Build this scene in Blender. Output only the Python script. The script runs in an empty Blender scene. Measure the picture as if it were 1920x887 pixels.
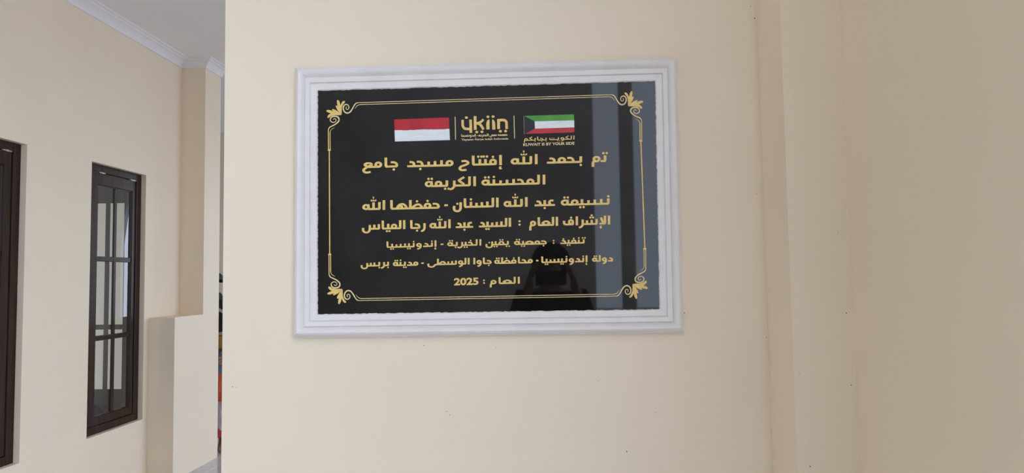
import bpy, bmesh, math, random
from mathutils import Vector, Matrix

random.seed(7)
scene = bpy.context.scene
COL = scene.collection

# ------------------------------------------------------------------ camera
W, H, F = 1920, 887, 1330.0
PAN, PITCH, ROLL = -0.0419, 0.0581, 0.0145
EYE = Vector((0.0, 0.0, 1.344))
_fw = Vector((math.sin(PAN) * math.cos(PITCH), math.cos(PAN) * math.cos(PITCH), math.sin(PITCH)))
_r0 = Vector((math.cos(PAN), -math.sin(PAN), 0))
_u0 = _r0.cross(_fw)
RIGHT = math.cos(ROLL) * _r0 - math.sin(ROLL) * _u0
UP = math.sin(ROLL) * _r0 + math.cos(ROLL) * _u0
cam_data = bpy.data.cameras.new('camera')
cam_data.sensor_fit = 'HORIZONTAL'
cam_data.sensor_width = 36.0
cam_data.lens = 36.0 * F / W
cam_data.clip_start = 0.02
cam = bpy.data.objects.new('camera', cam_data)
COL.objects.link(cam)
_m = Matrix((RIGHT, UP, -_fw)).transposed().to_4x4()
_m.translation = EYE
cam.matrix_world = _m
scene.camera = cam

# ------------------------------------------------------------------ world, exposure
SKY_STRENGTH = 3.95
SKY_COLOR = (0.70, 0.81, 1.0)
world = bpy.data.worlds.new('overcast_sky')
scene.world = world
world.use_nodes = True
bg = world.node_tree.nodes['Background']
bg.inputs['Color'].default_value = (*SKY_COLOR, 1)
bg.inputs['Strength'].default_value = SKY_STRENGTH
# the overcast is brighter on the open side (+X) than over the building (-X)
_wn, _wl = world.node_tree.nodes, world.node_tree.links
_tc = _wn.new('ShaderNodeTexCoord')
_sx = _wn.new('ShaderNodeSeparateXYZ')
_mr = _wn.new('ShaderNodeMapRange')
_mr.inputs['From Min'].default_value = -1.0
_mr.inputs['From Max'].default_value = 1.0
_mr.inputs['To Min'].default_value = SKY_STRENGTH * 0.45
_mr.inputs['To Max'].default_value = SKY_STRENGTH * 1.45
_wl.new(_tc.outputs['Generated'], _sx.inputs[0])
_wl.new(_sx.outputs['X'], _mr.inputs['Value'])
_wl.new(_mr.outputs['Result'], bg.inputs['Strength'])
scene.view_settings.view_transform = 'Standard'
scene.view_settings.look = 'None'
scene.view_settings.gamma = 1.0
scene.view_settings.use_curve_mapping = False
scene.view_settings.exposure = 0.0
scene.cycles.max_bounces = 14
scene.cycles.diffuse_bounces = 8
scene.cycles.transparent_max_bounces = 12
scene.cycles.caustics_reflective = False
scene.cycles.caustics_refractive = False


def lin(r, g, b):
    f = lambda c: (c / 255 / 12.92) if c / 255 <= 0.04045 else ((c / 255 + 0.055) / 1.055) ** 2.4
    return (f(r), f(g), f(b))


# ------------------------------------------------------------------ materials
def new_mat(name, color, rough=0.5, spec=0.5, metal=0.0):
    m = bpy.data.materials.new(name)
    m.use_nodes = True
    b = m.node_tree.nodes['Principled BSDF']
    b.inputs['Base Color'].default_value = (*color, 1)
    b.inputs['Roughness'].default_value = rough
    b.inputs['Specular IOR Level'].default_value = spec
    b.inputs['Metallic'].default_value = metal
    return m


def mottle(m, color, amount=0.06, scale=3.0, detail=4.0, bump=0.0, bump_scale=40.0, stretch=(1, 1, 1)):
    """soft procedural variation of the base colour plus a fine bump"""
    nt = m.node_tree
    N, L = nt.nodes, nt.links
    b = N['Principled BSDF']
    tc = N.new('ShaderNodeTexCoord')
    mp = N.new('ShaderNodeMapping')
    mp.inputs['Scale'].default_value = stretch
    L.new(tc.outputs['Object'], mp.inputs['Vector'])
    n = N.new('ShaderNodeTexNoise')
    n.inputs['Scale'].default_value = scale
    n.inputs['Detail'].default_value = detail
    L.new(mp.outputs['Vector'], n.inputs['Vector'])
    r = N.new('ShaderNodeValToRGB')
    r.color_ramp.elements[0].position = 0.3
    r.color_ramp.elements[1].position = 0.7
    r.color_ramp.elements[0].color = (*[c * (1 - amount) for c in color], 1)
    r.color_ramp.elements[1].color = (*[min(1, c * (1 + amount)) for c in color], 1)
    L.new(n.outputs['Fac'], r.inputs['Fac'])
    L.new(r.outputs['Color'], b.inputs['Base Color'])
    if bump:
        n2 = N.new('ShaderNodeTexNoise')
        n2.inputs['Scale'].default_value = bump_scale
        n2.inputs['Detail'].default_value = 3
        L.new(mp.outputs['Vector'], n2.inputs['Vector'])
        bp = N.new('ShaderNodeBump')
        bp.inputs['Strength'].default_value = bump
        bp.inputs['Distance'].default_value = 0.01
        L.new(n2.outputs['Fac'], bp.inputs['Height'])
        L.new(bp.outputs['Normal'], b.inputs['Normal'])
    return m


CREAM = (0.86, 0.748, 0.590)
M = {}
M['cream'] = mottle(new_mat('cream_wall_paint', CREAM, 0.6, 0.3), CREAM, 0.025, 1.3, 3, 0.10, 14)
M['ceiling'] = mottle(new_mat('ceiling_paint', (0.84, 0.82, 0.82), 0.8, 0.2), (0.84, 0.82, 0.82), 0.02, 2)
M['cornice'] = new_mat('cornice_paint', (0.82, 0.80, 0.83), 0.6, 0.3)
M['white_paint'] = mottle(new_mat('white_gloss_paint', (0.81, 0.772, 0.755), 0.4, 0.4), (0.81, 0.772, 0.755), 0.03, 18, 5, 0.12, 60)
M['render'] = mottle(new_mat('grey_brown_render', (0.50, 0.45, 0.40), 0.9, 0.1), (0.50, 0.45, 0.40), 0.25, 1.1, 5)
M['dark_render'] = mottle(new_mat('dark_low_bounce_render', (0.10, 0.10, 0.085), 0.9, 0.1), (0.10, 0.10, 0.085), 0.3, 1.3, 5)  # kept dark to cut light bounced onto the right wall
M['speck'] = new_mat('wall_pit', (0.10, 0.08, 0.06), 0.9, 0.1)
M['granite'] = mottle(new_mat('polished_black_granite', (0.009, 0.008, 0.0073), 0.025, 0.36), (0.009, 0.008, 0.0073), 0.2, 25, 6)
M['gold'] = mottle(new_mat('gold_paint', (0.80, 0.56, 0.18), 0.45, 0.4), (0.82, 0.575, 0.19), 0.10, 90, 3)
M['pale_gold'] = mottle(new_mat('pale_gold_paint', (0.78, 0.61, 0.31), 0.45, 0.4), (0.79, 0.62, 0.32), 0.08, 90, 3)
M['flag_red'] = mottle(new_mat('flag_red_paint', (0.50, 0.022, 0.035), 0.4, 0.4), (0.50, 0.022, 0.035), 0.12, 30, 3)
M['flag_white'] = mottle(new_mat('flag_white_paint', (0.80, 0.83, 0.84), 0.4, 0.4), (0.80, 0.83, 0.84), 0.05, 30, 3, stretch=(1, 1, 6))
M['flag_green'] = mottle(new_mat('flag_green_paint', (0.075, 0.33, 0.035), 0.4, 0.4), (0.075, 0.33, 0.035), 0.1, 30, 3)
M['flag_black'] = new_mat('flag_black_paint', (0.018, 0.020, 0.026), 0.35, 0.3)
M['wood'] = mottle(new_mat('dark_brown_varnish', (0.036, 0.0185, 0.013), 0.24, 0.16), (0.034, 0.018, 0.013), 0.25, 6, 4, stretch=(6, 6, 0.6))
M['metal'] = new_mat('bright_steel', (0.45, 0.43, 0.41), 0.35, 0.5, 0.9)
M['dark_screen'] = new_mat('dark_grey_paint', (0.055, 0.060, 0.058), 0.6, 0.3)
M['skin'] = new_mat('skin', (0.32, 0.165, 0.10), 0.5, 0.4)
M['hair'] = new_mat('black_hair', (0.012, 0.011, 0.011), 0.5, 0.3)
M['eye'] = new_mat('eye_white', (0.75, 0.73, 0.7), 0.2, 0.5)
M['lip'] = new_mat('lip', (0.25, 0.09, 0.07), 0.5, 0.3)
M['black_cloth'] = new_mat('black_cloth', (0.010, 0.010, 0.011), 0.9, 0.1)
M['blue_grey_cloth'] = mottle(new_mat('blue_grey_cloth', (0.13, 0.125, 0.19), 0.9, 0.1), (0.13, 0.125, 0.19), 0.3, 12, 4)
M['orange_cloth'] = mottle(new_mat('orange_red_cloth', (0.48, 0.10, 0.055), 0.9, 0.1), (0.48, 0.10, 0.055), 0.3, 9, 4, stretch=(6, 6, 1))
M['mauve_cloth'] = mottle(new_mat('pale_mauve_cloth', (0.45, 0.32, 0.36), 0.9, 0.1), (0.45, 0.32, 0.36), 0.4, 9, 4, stretch=(6, 6, 1))
M['red_cloth'] = new_mat('red_cloth', (0.42, 0.06, 0.06), 0.9, 0.1)
M['beige_cloth'] = new_mat('beige_strap', (0.48, 0.40, 0.29), 0.8, 0.2)
M['ochre_cloth'] = new_mat('ochre_cloth', (0.42, 0.24, 0.07), 0.8, 0.2)
M['charcoal'] = new_mat('charcoal_fabric', (0.022, 0.026, 0.028), 0.8, 0.2)
M['phone'] = new_mat('black_phone', (0.01, 0.01, 0.012), 0.25, 0.5)
M['lens'] = new_mat('lens_glass', (0.005, 0.005, 0.01), 0.05, 0.5)
M['plastic'] = new_mat('black_plastic_film', (0.010, 0.012, 0.020), 0.25, 0.5)
M['denim'] = new_mat('dark_trousers', (0.014, 0.016, 0.022), 0.9, 0.1)


def glass_material():
    m = bpy.data.materials.new('window_glass')
    m.use_nodes = True
    nt = m.node_tree
    nt.nodes.clear()
    o = nt.nodes.new('ShaderNodeOutputMaterial')
    mix = nt.nodes.new('ShaderNodeMixShader')
    fr = nt.nodes.new('ShaderNodeFresnel')
    fr.inputs['IOR'].default_value = 1.95
    tr = nt.nodes.new('ShaderNodeBsdfTransparent')
    tr.inputs['Color'].default_value = (0.93, 0.95, 0.95, 1)
    gl = nt.nodes.new('ShaderNodeBsdfGlossy')
    gl.inputs['Roughness'].default_value = 0.0
    nt.links.new(fr.outputs[0], mix.inputs[0])
    nt.links.new(tr.outputs[0], mix.inputs[1])
    nt.links.new(gl.outputs[0], mix.inputs[2])
    nt.links.new(mix.outputs[0], o.inputs[0])
    return m


M['glass'] = glass_material()


def tile_material():
    m = new_mat('floor_tile', (0.40, 0.39, 0.40), 0.15, 0.5)
    nt = m.node_tree
    N, L = nt.nodes, nt.links
    tc = N.new('ShaderNodeTexCoord')
    br = N.new('ShaderNodeTexBrick')
    br.offset = 0.0
    br.inputs['Color1'].default_value = (0.48, 0.47, 0.48, 1)
    br.inputs['Color2'].default_value = (0.53, 0.52, 0.53, 1)
    br.inputs['Mortar'].default_value = (0.62, 0.61, 0.62, 1)
    br.inputs['Scale'].default_value = 1.0
    br.inputs['Mortar Size'].default_value = 0.004
    br.inputs['Brick Width'].default_value = 0.4
    br.inputs['Row Height'].default_value = 0.4
    L.new(tc.outputs['Object'], br.inputs['Vector'])
    L.new(br.outputs['Color'], N['Principled BSDF'].inputs['Base Color'])
    return m


M['tile'] = tile_material()
M['ground'] = mottle(new_mat('pale_paving', (0.45, 0.43, 0.41), 0.9, 0.2), (0.45, 0.43, 0.41), 0.1, 2)


# ------------------------------------------------------------------ helpers
class MB:
    """collects faces, then links them as one mesh object"""

    def __init__(self):
        self.v, self.f, self.mi = [], [], []

    def add(self, verts, faces, mi=0):
        o = len(self.v)
        self.v += [tuple(p) for p in verts]
        for f in faces:
            self.f.append(tuple(i + o for i in f))
            self.mi.append(mi)

    def box(self, x0, x1, y0, y1, z0, z1, mi=0):
        p = [(x0, y0, z0), (x1, y0, z0), (x1, y1, z0), (x0, y1, z0), (x0, y0, z1), (x1, y0, z1), (x1, y1, z1), (x0, y1, z1)]
        self.add(p, [(0, 3, 2, 1), (4, 5, 6, 7), (0, 1, 5, 4), (1, 2, 6, 5), (2, 3, 7, 6), (3, 0, 4, 7)], mi)

    def build(self, name, mats, parent=None, smooth=False, bevel=0.0):
        me = bpy.data.meshes.new(name)
        me.from_pydata(self.v, [], self.f)
        if not isinstance(mats, (list, tuple)):
            mats = [mats]
        for m in mats:
            me.materials.append(m)
        for p, i in zip(me.polygons, self.mi):
            p.material_index = i
            p.use_smooth = smooth
        me.update()
        o = bpy.data.objects.new(name, me)
        COL.objects.link(o)
        if parent:
            o.parent = parent
        if bevel:
            b = o.modifiers.new('bevel', 'BEVEL')
            b.width = bevel
            b.segments = 2
            b.limit_method = 'ANGLE'
        return o


def empty(name, loc=(0, 0, 0), rz=0.0):
    o = bpy.data.objects.new(name, None)
    COL.objects.link(o)
    o.location = loc
    o.rotation_euler = (0, 0, rz)
    o.empty_display_size = 0.1
    return o


def tag(o, label=None, cat=None, group=None, kind=None):
    if label: o['label'] = label
    if cat: o['category'] = cat
    if group: o['group'] = group
    if kind: o['kind'] = kind
    return o


def structure(o, label, cat):
    return tag(o, label, cat, kind='structure')


# ================================================================== the room
CEIL = 3.024
ROOF_END = 0.42      # roof cut back here to let sky light in from an assumed court
XL = -2.70            # room side of the left wall
YP = 1.88             # wall with the plaque
mb = MB(); mb.box(-6.1, 4.0, -0.9, 7.9, -0.12, 0.0)
structure(mb.build('floor', M['tile']), 'pale grey glossy tiled floor', 'floor')
mb = MB(); mb.box(-30, 30, -30, 30, -0.35, -0.14)
structure(mb.build('ground', M['ground']), 'pale paving outside the veranda', 'ground')
mb = MB(); mb.box(-6.1, 0.92, ROOF_END, 2.03, CEIL, CEIL + 0.14); mb.box(-6.1, 3.2, 2.03, 7.9, CEIL, CEIL + 0.14)
structure(mb.build('ceiling', M['ceiling']), 'plain pale grey ceiling', 'ceiling')

# --- wall that carries the plaque (with small pits in the plaster)
mb = MB(); mb.box(-0.86, 0.90, YP, 2.03, 0, CEIL); mb.box(0.90, 3.2, 1.93, 2.03, 0, CEIL); mb.box(3.1, 3.2, 2.03, 4.55, 0, CEIL)  # outer boxes: unseen wing added to block veranda light on the left wall


def ray(px, py):
    return ((px - W / 2) / F) * RIGHT - ((py - H / 2) / F) * UP + _fw


def on_y(px, py, Y):
    d = ray(px, py)
    return EYE + d * (Y / d.y)


def disc(mbx, c, ax, ay, r, n=8, mi=0, jit=0.0):
    pts = []
    for i in range(n):
        a = 2 * math.pi * i / n
        k = r * (1 + random.uniform(-jit, jit))
        pts.append(Vector(c) + Vector(ax) * (math.cos(a) * k) + Vector(ay) * (math.sin(a) * k))
    mbx.add(pts, [tuple(range(n))], mi)


for px, py, r in [(1415, 34, .0022), (1407, 12, .0012), (1419, 364, .0009), (1175, 847, .0020), (1230, 774, .0011), (1437, 633, .0012),
                  (1122, 715, .0008), (1418, 774, .0008), (930, 652, .0009), (795, 648, .0010), (838, 772, .0010), (843, 778, .0012), (978, 790, .0006),
                  (436, 725, .0012), (443, 726, .0010), (1100, 754, .0006), (1283, 587, .0012), (1270, 120, .0008), (1446, 810, .0012)]:
    p = on_y(px, py, YP - 0.0004)
    disc(mb, p, (1, 0, 0), (0, 0, 1), r, 7, 1, 0.4)
structure(mb.build('wall_center', [M['cream'], M['speck']]), 'cream painted wall carrying the black plaque', 'wall')

# --- right: shallow column and return wall
mb = MB()
mb.box(0.583, 0.90, 1.70, YP, 0, CEIL)
mb.box(0.725, 0.90, 0.36, 1.70, 0, CEIL)
for px, py, r in [(1519, 875, .0018), (1499, 700, .0009), (1571, 436, .0010), (1587, 587, .0014), (1596, 722, .0014)]:
    disc(mb, on_y(px, py, 1.6996), (1, 0, 0), (0, 0, 1), r, 7, 1, 0.4)
structure(mb.build('wall_right', [M['cream'], M['speck']]), 'shaded cream wall with shallow column right of the plaque', 'wall')

# --- left wall with two window openings, its pilaster and the thicker lower block
WZ0, WZ1 = 0.431, 2.082
WIN = [(3.02, 3.592), (4.13, 4.717)]
mb = MB()
ys = [-0.2]
for a, b in WIN: ys += [a, b]
ys.append(5.44)
for i in range(len(ys) - 1):
    a, b = ys[i], ys[i + 1]
    if (a, b) in WIN:
        mb.box(XL - 0.12, XL, a, b, 0, WZ0)
        mb.box(XL - 0.12, XL, a, b, WZ1, CEIL)
    else:
        mb.box(XL - 0.12, XL, a, b, 0, CEIL)
LEDGE = 1.344 - 0.238
mb.box(XL, -2.52, 4.78, 5.44, 0, LEDGE)
mb.box(XL, -2.52, 5.185, 5.44, LEDGE, CEIL)
mb.box(-2.52, -2.517, 4.78, 5.17, 0.199, 0.206)
structure(mb.build('wall_left', M['cream']), 'cream wall with two brown casement windows and a stepped pilaster', 'wall')

# --- far wall with an ogee arched opening
mb = MB()
AX, AH, AZ0, AZS, AZT = -1.37, 0.65, 0.955, 1.80, 2.75
Y0, Y1 = 7.80, 7.85
mb.box(-6.1, AX - AH, Y0, Y1, 0, CEIL)
mb.box(AX + AH, 3.2, Y0, Y1, 0, CEIL)
mb.box(AX - AH, AX + AH, Y0, Y1, 0, AZ0)
n = 28
apts = []
for i in range(n + 1):
    t = i / n * 2 - 1
    apts.append((AX + AH * t, AZS + (AZT - AZS) * math.sqrt(max(0, 1 - t * t)) ** 1.0))
for (xa, za), (xb, zb) in zip(apts[:-1], apts[1:]):
    p = [(xa, Y0, za), (xb, Y0, zb), (xb, Y0, CEIL), (xa, Y0, CEIL), (xa, Y1, za), (xb, Y1, zb), (xb, Y1, CEIL), (xa, Y1, CEIL)]
    mb.add(p, [(0, 1, 2, 3), (5, 4, 7, 6), (1, 0, 4, 5)])
structure(mb.build('wall_far', M['cream']), 'cream far wall at the end of the passage', 'wall')
mb = MB()
outline = [(AX - AH, AZ0)] + apts + [(AX + AH, AZ0)]
inner = []
for x, z in outline:
    k = 0.045
    cx = AX + (x - AX) * (1 - k / AH)
    inner.append((cx, z if z <= AZS else AZS + (z - AZS) * (1 - k / (AZT - AZS))))
for i in range(len(outline) - 1):
    a, b, c, d = outline[i], outline[i + 1], inner[i + 1], inner[i]
    fr = [(q[0], Y0 - 0.01, q[1]) for q in (a, b, c, d)]
    bk = [(q[0], Y1 + 0.01, q[1]) for q in (a, b, c, d)]
    mb.add(fr + bk, [(0, 1, 2, 3), (7, 6, 5, 4), (3, 2, 6, 7), (1, 0, 4, 5)])
structure(mb.build('trim_2', M['white_paint']), 'white moulding lining the arched opening', 'trim')

mb = MB(); mb.box(-6.2, -6.1, -0.6, 5.6, 0, CEIL)
structure(mb.build('wall_outer', M['cream']), 'cream outer wall of the room behind the windows', 'wall')
mb = MB(); mb.box(XL - 0.12, 0.582, -4.1, -4.0, -0.14, 9.0); mb.box(0.872, 1.016, -4.1, -4.0, -0.14, 3.9)  # left part raised high to cut sky light on the right wall
structure(mb.build('wall_rear', M['render']), 'grey-brown courtyard wall reflected in the granite', 'wall')

mb = MB(); mb.box(XL - 0.12, XL, -4.0, -0.2, -0.14, 9.0)  # unseen, added tall and dark to keep light off the right wall
structure(mb.build('wall_shade', M['dark_render']), 'unseen dark wall added on the left to shade the right wall', 'wall')

# --- dark partition with glazing-sized openings in the room behind the windows
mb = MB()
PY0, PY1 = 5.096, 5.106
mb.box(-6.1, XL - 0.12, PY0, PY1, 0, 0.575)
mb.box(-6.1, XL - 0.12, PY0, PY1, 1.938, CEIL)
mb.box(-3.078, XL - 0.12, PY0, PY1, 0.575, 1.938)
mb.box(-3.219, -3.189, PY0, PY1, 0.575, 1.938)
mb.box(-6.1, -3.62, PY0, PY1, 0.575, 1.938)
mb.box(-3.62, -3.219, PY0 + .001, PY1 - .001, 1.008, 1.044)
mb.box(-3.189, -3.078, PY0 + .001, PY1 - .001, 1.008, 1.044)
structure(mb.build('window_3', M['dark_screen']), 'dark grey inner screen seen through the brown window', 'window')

# --- cornice along the left wall, wrapping the pilaster
prof = [(0.0, -0.062), (0.010, -0.062), (0.014, -0.050), (0.022, -0.034), (0.040, -0.020), (0.056, -0.014), (0.060, -0.008), (0.078, -0.006), (0.082, 0.0), (0.0, 0.0)]
path = [((XL, 0.42), (1, 0)), ((XL, 5.185), (1, -1)), ((-2.52, 5.185), (1, -1)), ((-2.52, 5.44), (1, 0))]
mb = MB()
rings = []
for (x, y), (nx, ny) in path:
    rings.append([(x + nx * u, y + ny * u, CEIL + h) for u, h in prof])
m_ = len(prof)
allv = [p for r in rings for p in r]
fs = []
for i in range(len(rings) - 1):
    for j in range(m_):
        a, b = i * m_ + j, i * m_ + (j + 1) % m_
        fs.append((a, b, b + m_, a + m_))
fs.append(tuple(range(m_)))
fs.append(tuple(reversed(range((len(rings) - 1) * m_, len(rings) * m_))))
mb.add(allv, fs)
structure(mb.build('trim_1', M['cornice']), 'white plaster cornice along top of left wall', 'trim')


# ------------------------------------------------------------------ windows
def ring_frame(mbx, x0, x1, y0, y1, z0, z1, wl, wr, wt, wb):
    mbx.box(x0, x1, y0, y0 + wl, z0, z1)
    mbx.box(x0, x1, y1 - wr, y1, z0, z1)
    mbx.box(x0, x1, y0 + wl, y1 - wr, z1 - wt, z1)
    mbx.box(x0, x1, y0 + wl, y1 - wr, z0, z0 + wb)


def make_window(name, y0, y1, st_l, st_r, label):
    fw = 0.054
    mb = MB()
    ring_frame(mb, -2.815, -2.732, y0, y1, WZ0, WZ1, fw, fw, .046, .046)
    win = structure(mb.build(name, M['wood'], bevel=0.003), label, 'window')
    a, b, c, d = y0 + fw + .003, y1 - fw - .003, WZ0 + .049, WZ1 - .050
    mb = MB()
    top, bot = 0.072, 0.048
    ring_frame(mb, -2.762, -2.738, a, b, c, d, st_l, st_r, top, bot)
    # bead stepping down to the glass
    ring_frame(mb, -2.758, -2.744, a + st_l - .001, b - st_r + .001, c + bot - .001, d - top + .001, .006, .004, .008, .008)
    tag(mb.build('sash', M['wood'], win, bevel=0.003))
    gy0, gy1, gz0, gz1 = a + st_l + .005, b - st_r - .003, c + bot + .007, d - top - .007
    mid = (gy0 + gy1) / 2 + .006
    mb = MB(); mb.box(-2.756, -2.743, mid - .013, mid + .013, gz0, gz1)
    tag(mb.build('mullion', M['wood'], win, bevel=0.003))
    for z in (EYE.z + 0.154, EYE.z - 0.336):
        mb = MB()
        mb.box(-2.756, -2.744, gy0, mid - .013, z - .016, z + .016)
        mb.box(-2.756, -2.744, mid + .013, gy1, z - .016, z + .016)
        tag(mb.build('glazing_bar', M['wood'], win, bevel=0.003))
    mb = MB()
    mb.add([(-2.752, gy0 - .004, gz0 - .004), (-2.752, gy1 + .002, gz0 - .004), (-2.752, gy1 + .002, gz1 + .004), (-2.752, gy0 - .004, gz1 + .004)], [(0, 1, 2, 3)])
    tag(mb.build('glass_panes', M['glass'], win), 'clear reflective glass panes')
    for yc in (y0 + 0.155, y1 - 0.095):
        mb = MB()
        mb.box(-2.742, -2.7315, yc - .030, yc + .030, d - .001, d + .0045)
        mb.box(-2.742, -2.7300, yc - .005, yc + .005, d - .003, d + .006)
        tag(mb.build('hinge', M['metal'], win), 'bright steel hinge')
    return win


make_window('window_1', *WIN[1], 0.070, 0.033, 'dark brown casement window with six panes nearest the pilaster')
make_window('window_2', *WIN[0], 0.060, 0.048, 'dark brown window cut off by the left edge of the photo')

# ================================================================== the plaque
plaque = empty('memorial_plaque', (-0.17, YP, 1.344 + 0.21))
tag(plaque, 'black granite plaque with gold Arabic lettering in a white moulded frame', 'plaque')
BASE = plaque.location.copy()
SLAB_Y = YP - 0.010


def slab_pt(px, py, lift=0.0006):
    p = on_y(px, py, SLAB_Y)
    return Vector((p.x, SLAB_Y - lift, p.z)) - BASE


class Flat:
    """flat painted shapes lying on the slab, given in plan coordinates"""

    def __init__(self, lift=0.0006):
        self.mb = MB()
        self.lift = lift
        self.step = 0.0

    def next_coat(self):
        """each brush stroke lies a hair above the one before it"""
        self.step = (self.step + 0.00003) % 0.00036

    def poly(self, pts):
        if len(pts) < 3:
            return
        v = [slab_pt(x, y, self.lift + self.step) for x, y in pts]
        self.mb.add(v, [tuple(range(len(v)))])

    def ribbon(self, pts, w, pen=1.0, closed=False, taper=None, cap=False):
        """thick stroke; pen = vertical pen size relative to the horizontal one"""
        self.next_coat()
        q = [(x, y / pen) for x, y in pts]
        n = len(q)
        ls, rs = [], []
        for i in range(n):
            if closed:
                a, b = q[(i - 1) % n], q[(i + 1) % n]
            else:
                a, b = q[max(0, i - 1)], q[min(n - 1, i + 1)]
            p = q[i]
            d1 = (p[0] - a[0], p[1] - a[1]); d2 = (b[0] - p[0], b[1] - p[1])
            l1 = math.hypot(*d1) or 1; l2 = math.hypot(*d2) or 1
            if not closed and i == 0: d1, l1 = d2, l2
            if not closed and i == n - 1: d2, l2 = d1, l1
            n1 = (-d1[1] / l1, d1[0] / l1); n2 = (-d2[1] / l2, d2[0] / l2)
            m = (n1[0] + n2[0], n1[1] + n2[1]); lm = math.hypot(*m) or 1
            m = (m[0] / lm, m[1] / lm)
            c = max(0.45, m[0] * n1[0] + m[1] * n1[1])
            hw = (taper[i] if taper else w) / 2 / c
            ls.append((p[0] + m[0] * hw, (p[1] + m[1] * hw) * pen))
            rs.append((p[0] - m[0] * hw, (p[1] - m[1] * hw) * pen))
        k = n if closed else n - 1
        for i in range(k):
            j = (i + 1) % n
            self.poly([ls[i], ls[j], rs[j], rs[i]])
        if cap:
            for p in (pts[0], pts[-1]):
                self.ellipse(p[0], p[1], w / 2, w / 2 * pen)

    def ellipse(self, x, y, rx, ry, n=14):
        self.next_coat()
        self.poly([(x + rx * math.cos(2 * math.pi * i / n), y + ry * math.sin(2 * math.pi * i / n)) for i in range(n)])

    def build(self, name, mat, parent=None):
        return self.mb.build(name, mat, parent or plaque)


def smooth_path(pts, k=6, closed=False):
    out = []
    n = len(pts)
    rng = range(n) if closed else range(n - 1)
    for i in rng:
        if closed:
            p0, p1, p2, p3 = pts[(i - 1) % n], pts[i], pts[(i + 1) % n], pts[(i + 2) % n]
        else:
            p0, p1, p2, p3 = pts[max(0, i - 1)], pts[i], pts[i + 1], pts[min(n - 1, i + 2)]
        for s in range(k):
            t = s / k
            out.append(tuple(0.5 * (2 * p1[c] + (p2[c] - p0[c]) * t + (2 * p0[c] - 5 * p1[c] + 4 * p2[c] - p3[c]) * t * t
                                    + (3 * p1[c] - p0[c] - 3 * p2[c] + p3[c]) * t ** 3) for c in (0, 1)))
    if not closed:
        out.append(tuple(pts[-1]))
    return out


# --- granite slab
c4 = [on_y(594, 167, YP), on_y(1230.5, 149, YP), on_y(1239, 583, YP), on_y(593.5, 592.5, YP)]
mb = MB()
fr = [Vector((p.x, SLAB_Y, p.z)) - BASE for p in c4]
bk = [Vector((p.x, YP - 0.0005, p.z)) - BASE for p in c4]
mb.add(fr + bk, [(0, 1, 2, 3), (7, 6, 5, 4), (1, 0, 4, 5), (2, 1, 5, 6), (3, 2, 6, 7), (0, 3, 7, 4)])
tag(mb.build('granite_slab', M['granite'], plaque), 'polished black granite slab')

# --- moulded white frame: mitred sweep between the outer edge and the slab
outer = [on_y(556.9, 129, YP), on_y(1268.5, 110.5, YP), on_y(1281.5, 623.5, YP), on_y(552.9, 633, YP)]
inner4 = [on_y(596, 170.5, SLAB_Y), on_y(1228.3, 152.5, SLAB_Y), on_y(1236.5, 580, SLAB_Y), on_y(596, 589.3, SLAB_Y)]
# (fraction of the way in, height off the wall)
fprof = [(0.0, 0.0005), (0.0, 0.012), (0.05, 0.014), (0.075, 0.020), (0.13, 0.0265), (0.22, 0.0300), (0.31, 0.0285), (0.40, 0.0235), (0.445, 0.0180),
         (0.47, 0.0165), (0.485, 0.0205), (0.50, 0.0212), (0.68, 0.0195), (0.70, 0.0145), (0.72, 0.0140), (0.735, 0.0165), (0.965, 0.0150), (1.0, 0.0126), (1.005, 0.0102)]
mb = MB()
SEG = 150
rngs = []
jit = random.Random(3)
for side in range(4):
    o0, o1 = outer[side], outer[(side + 1) % 4]
    i0, i1 = inner4[side], inner4[(side + 1) % 4]
    for s in range(SEG):
        t = s / SEG
        po, pi = o0.lerp(o1, t), i0.lerp(i1, t)
        ring = []
        wob = jit.uniform(-0.013, 0.013) if s else 0
        for k, (u, h) in enumerate(fprof):
            uu = u + (wob if k >= len(fprof) - 2 else 0) + (jit.uniform(-.0012, .0012) if 3 < k < len(fprof) - 2 and s else 0)
            ring.append(Vector((po.x + (pi.x - po.x) * uu, YP - h, po.z + (pi.z - po.z) * uu)) - BASE)
        rngs.append(ring)
m_ = len(fprof)
vv = [p for r in rngs for p in r]
ff = []
for i in range(len(rngs)):
    j = (i + 1) % len(rngs)
    for k in range(m_ - 1):
        ff.append((i * m_ + k, j * m_ + k, j * m_ + k + 1, i * m_ + k + 1))
mb.add(vv, ff)
fo = mb.build('moulding_frame', M['white_paint'], plaque, smooth=True)
bm = bmesh.new(); bm.from_mesh(fo.data)
bmesh.ops.recalc_face_normals(bm, faces=bm.faces)
bm.to_mesh(fo.data); bm.free()
fo.data.set_sharp_from_angle(angle=math.radians(32))
tag(fo, 'white painted plaster moulding')

# --- Arabic lettering: stroke alphabet (x runs leftwards, y up, base line 0)
B = 2.1


def oval(cx, cy, rx, ry, n=16):
    return [(cx + rx * math.cos(2 * math.pi * i / n), cy + ry * math.sin(2 * math.pi * i / n)) for i in range(n)]


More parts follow.
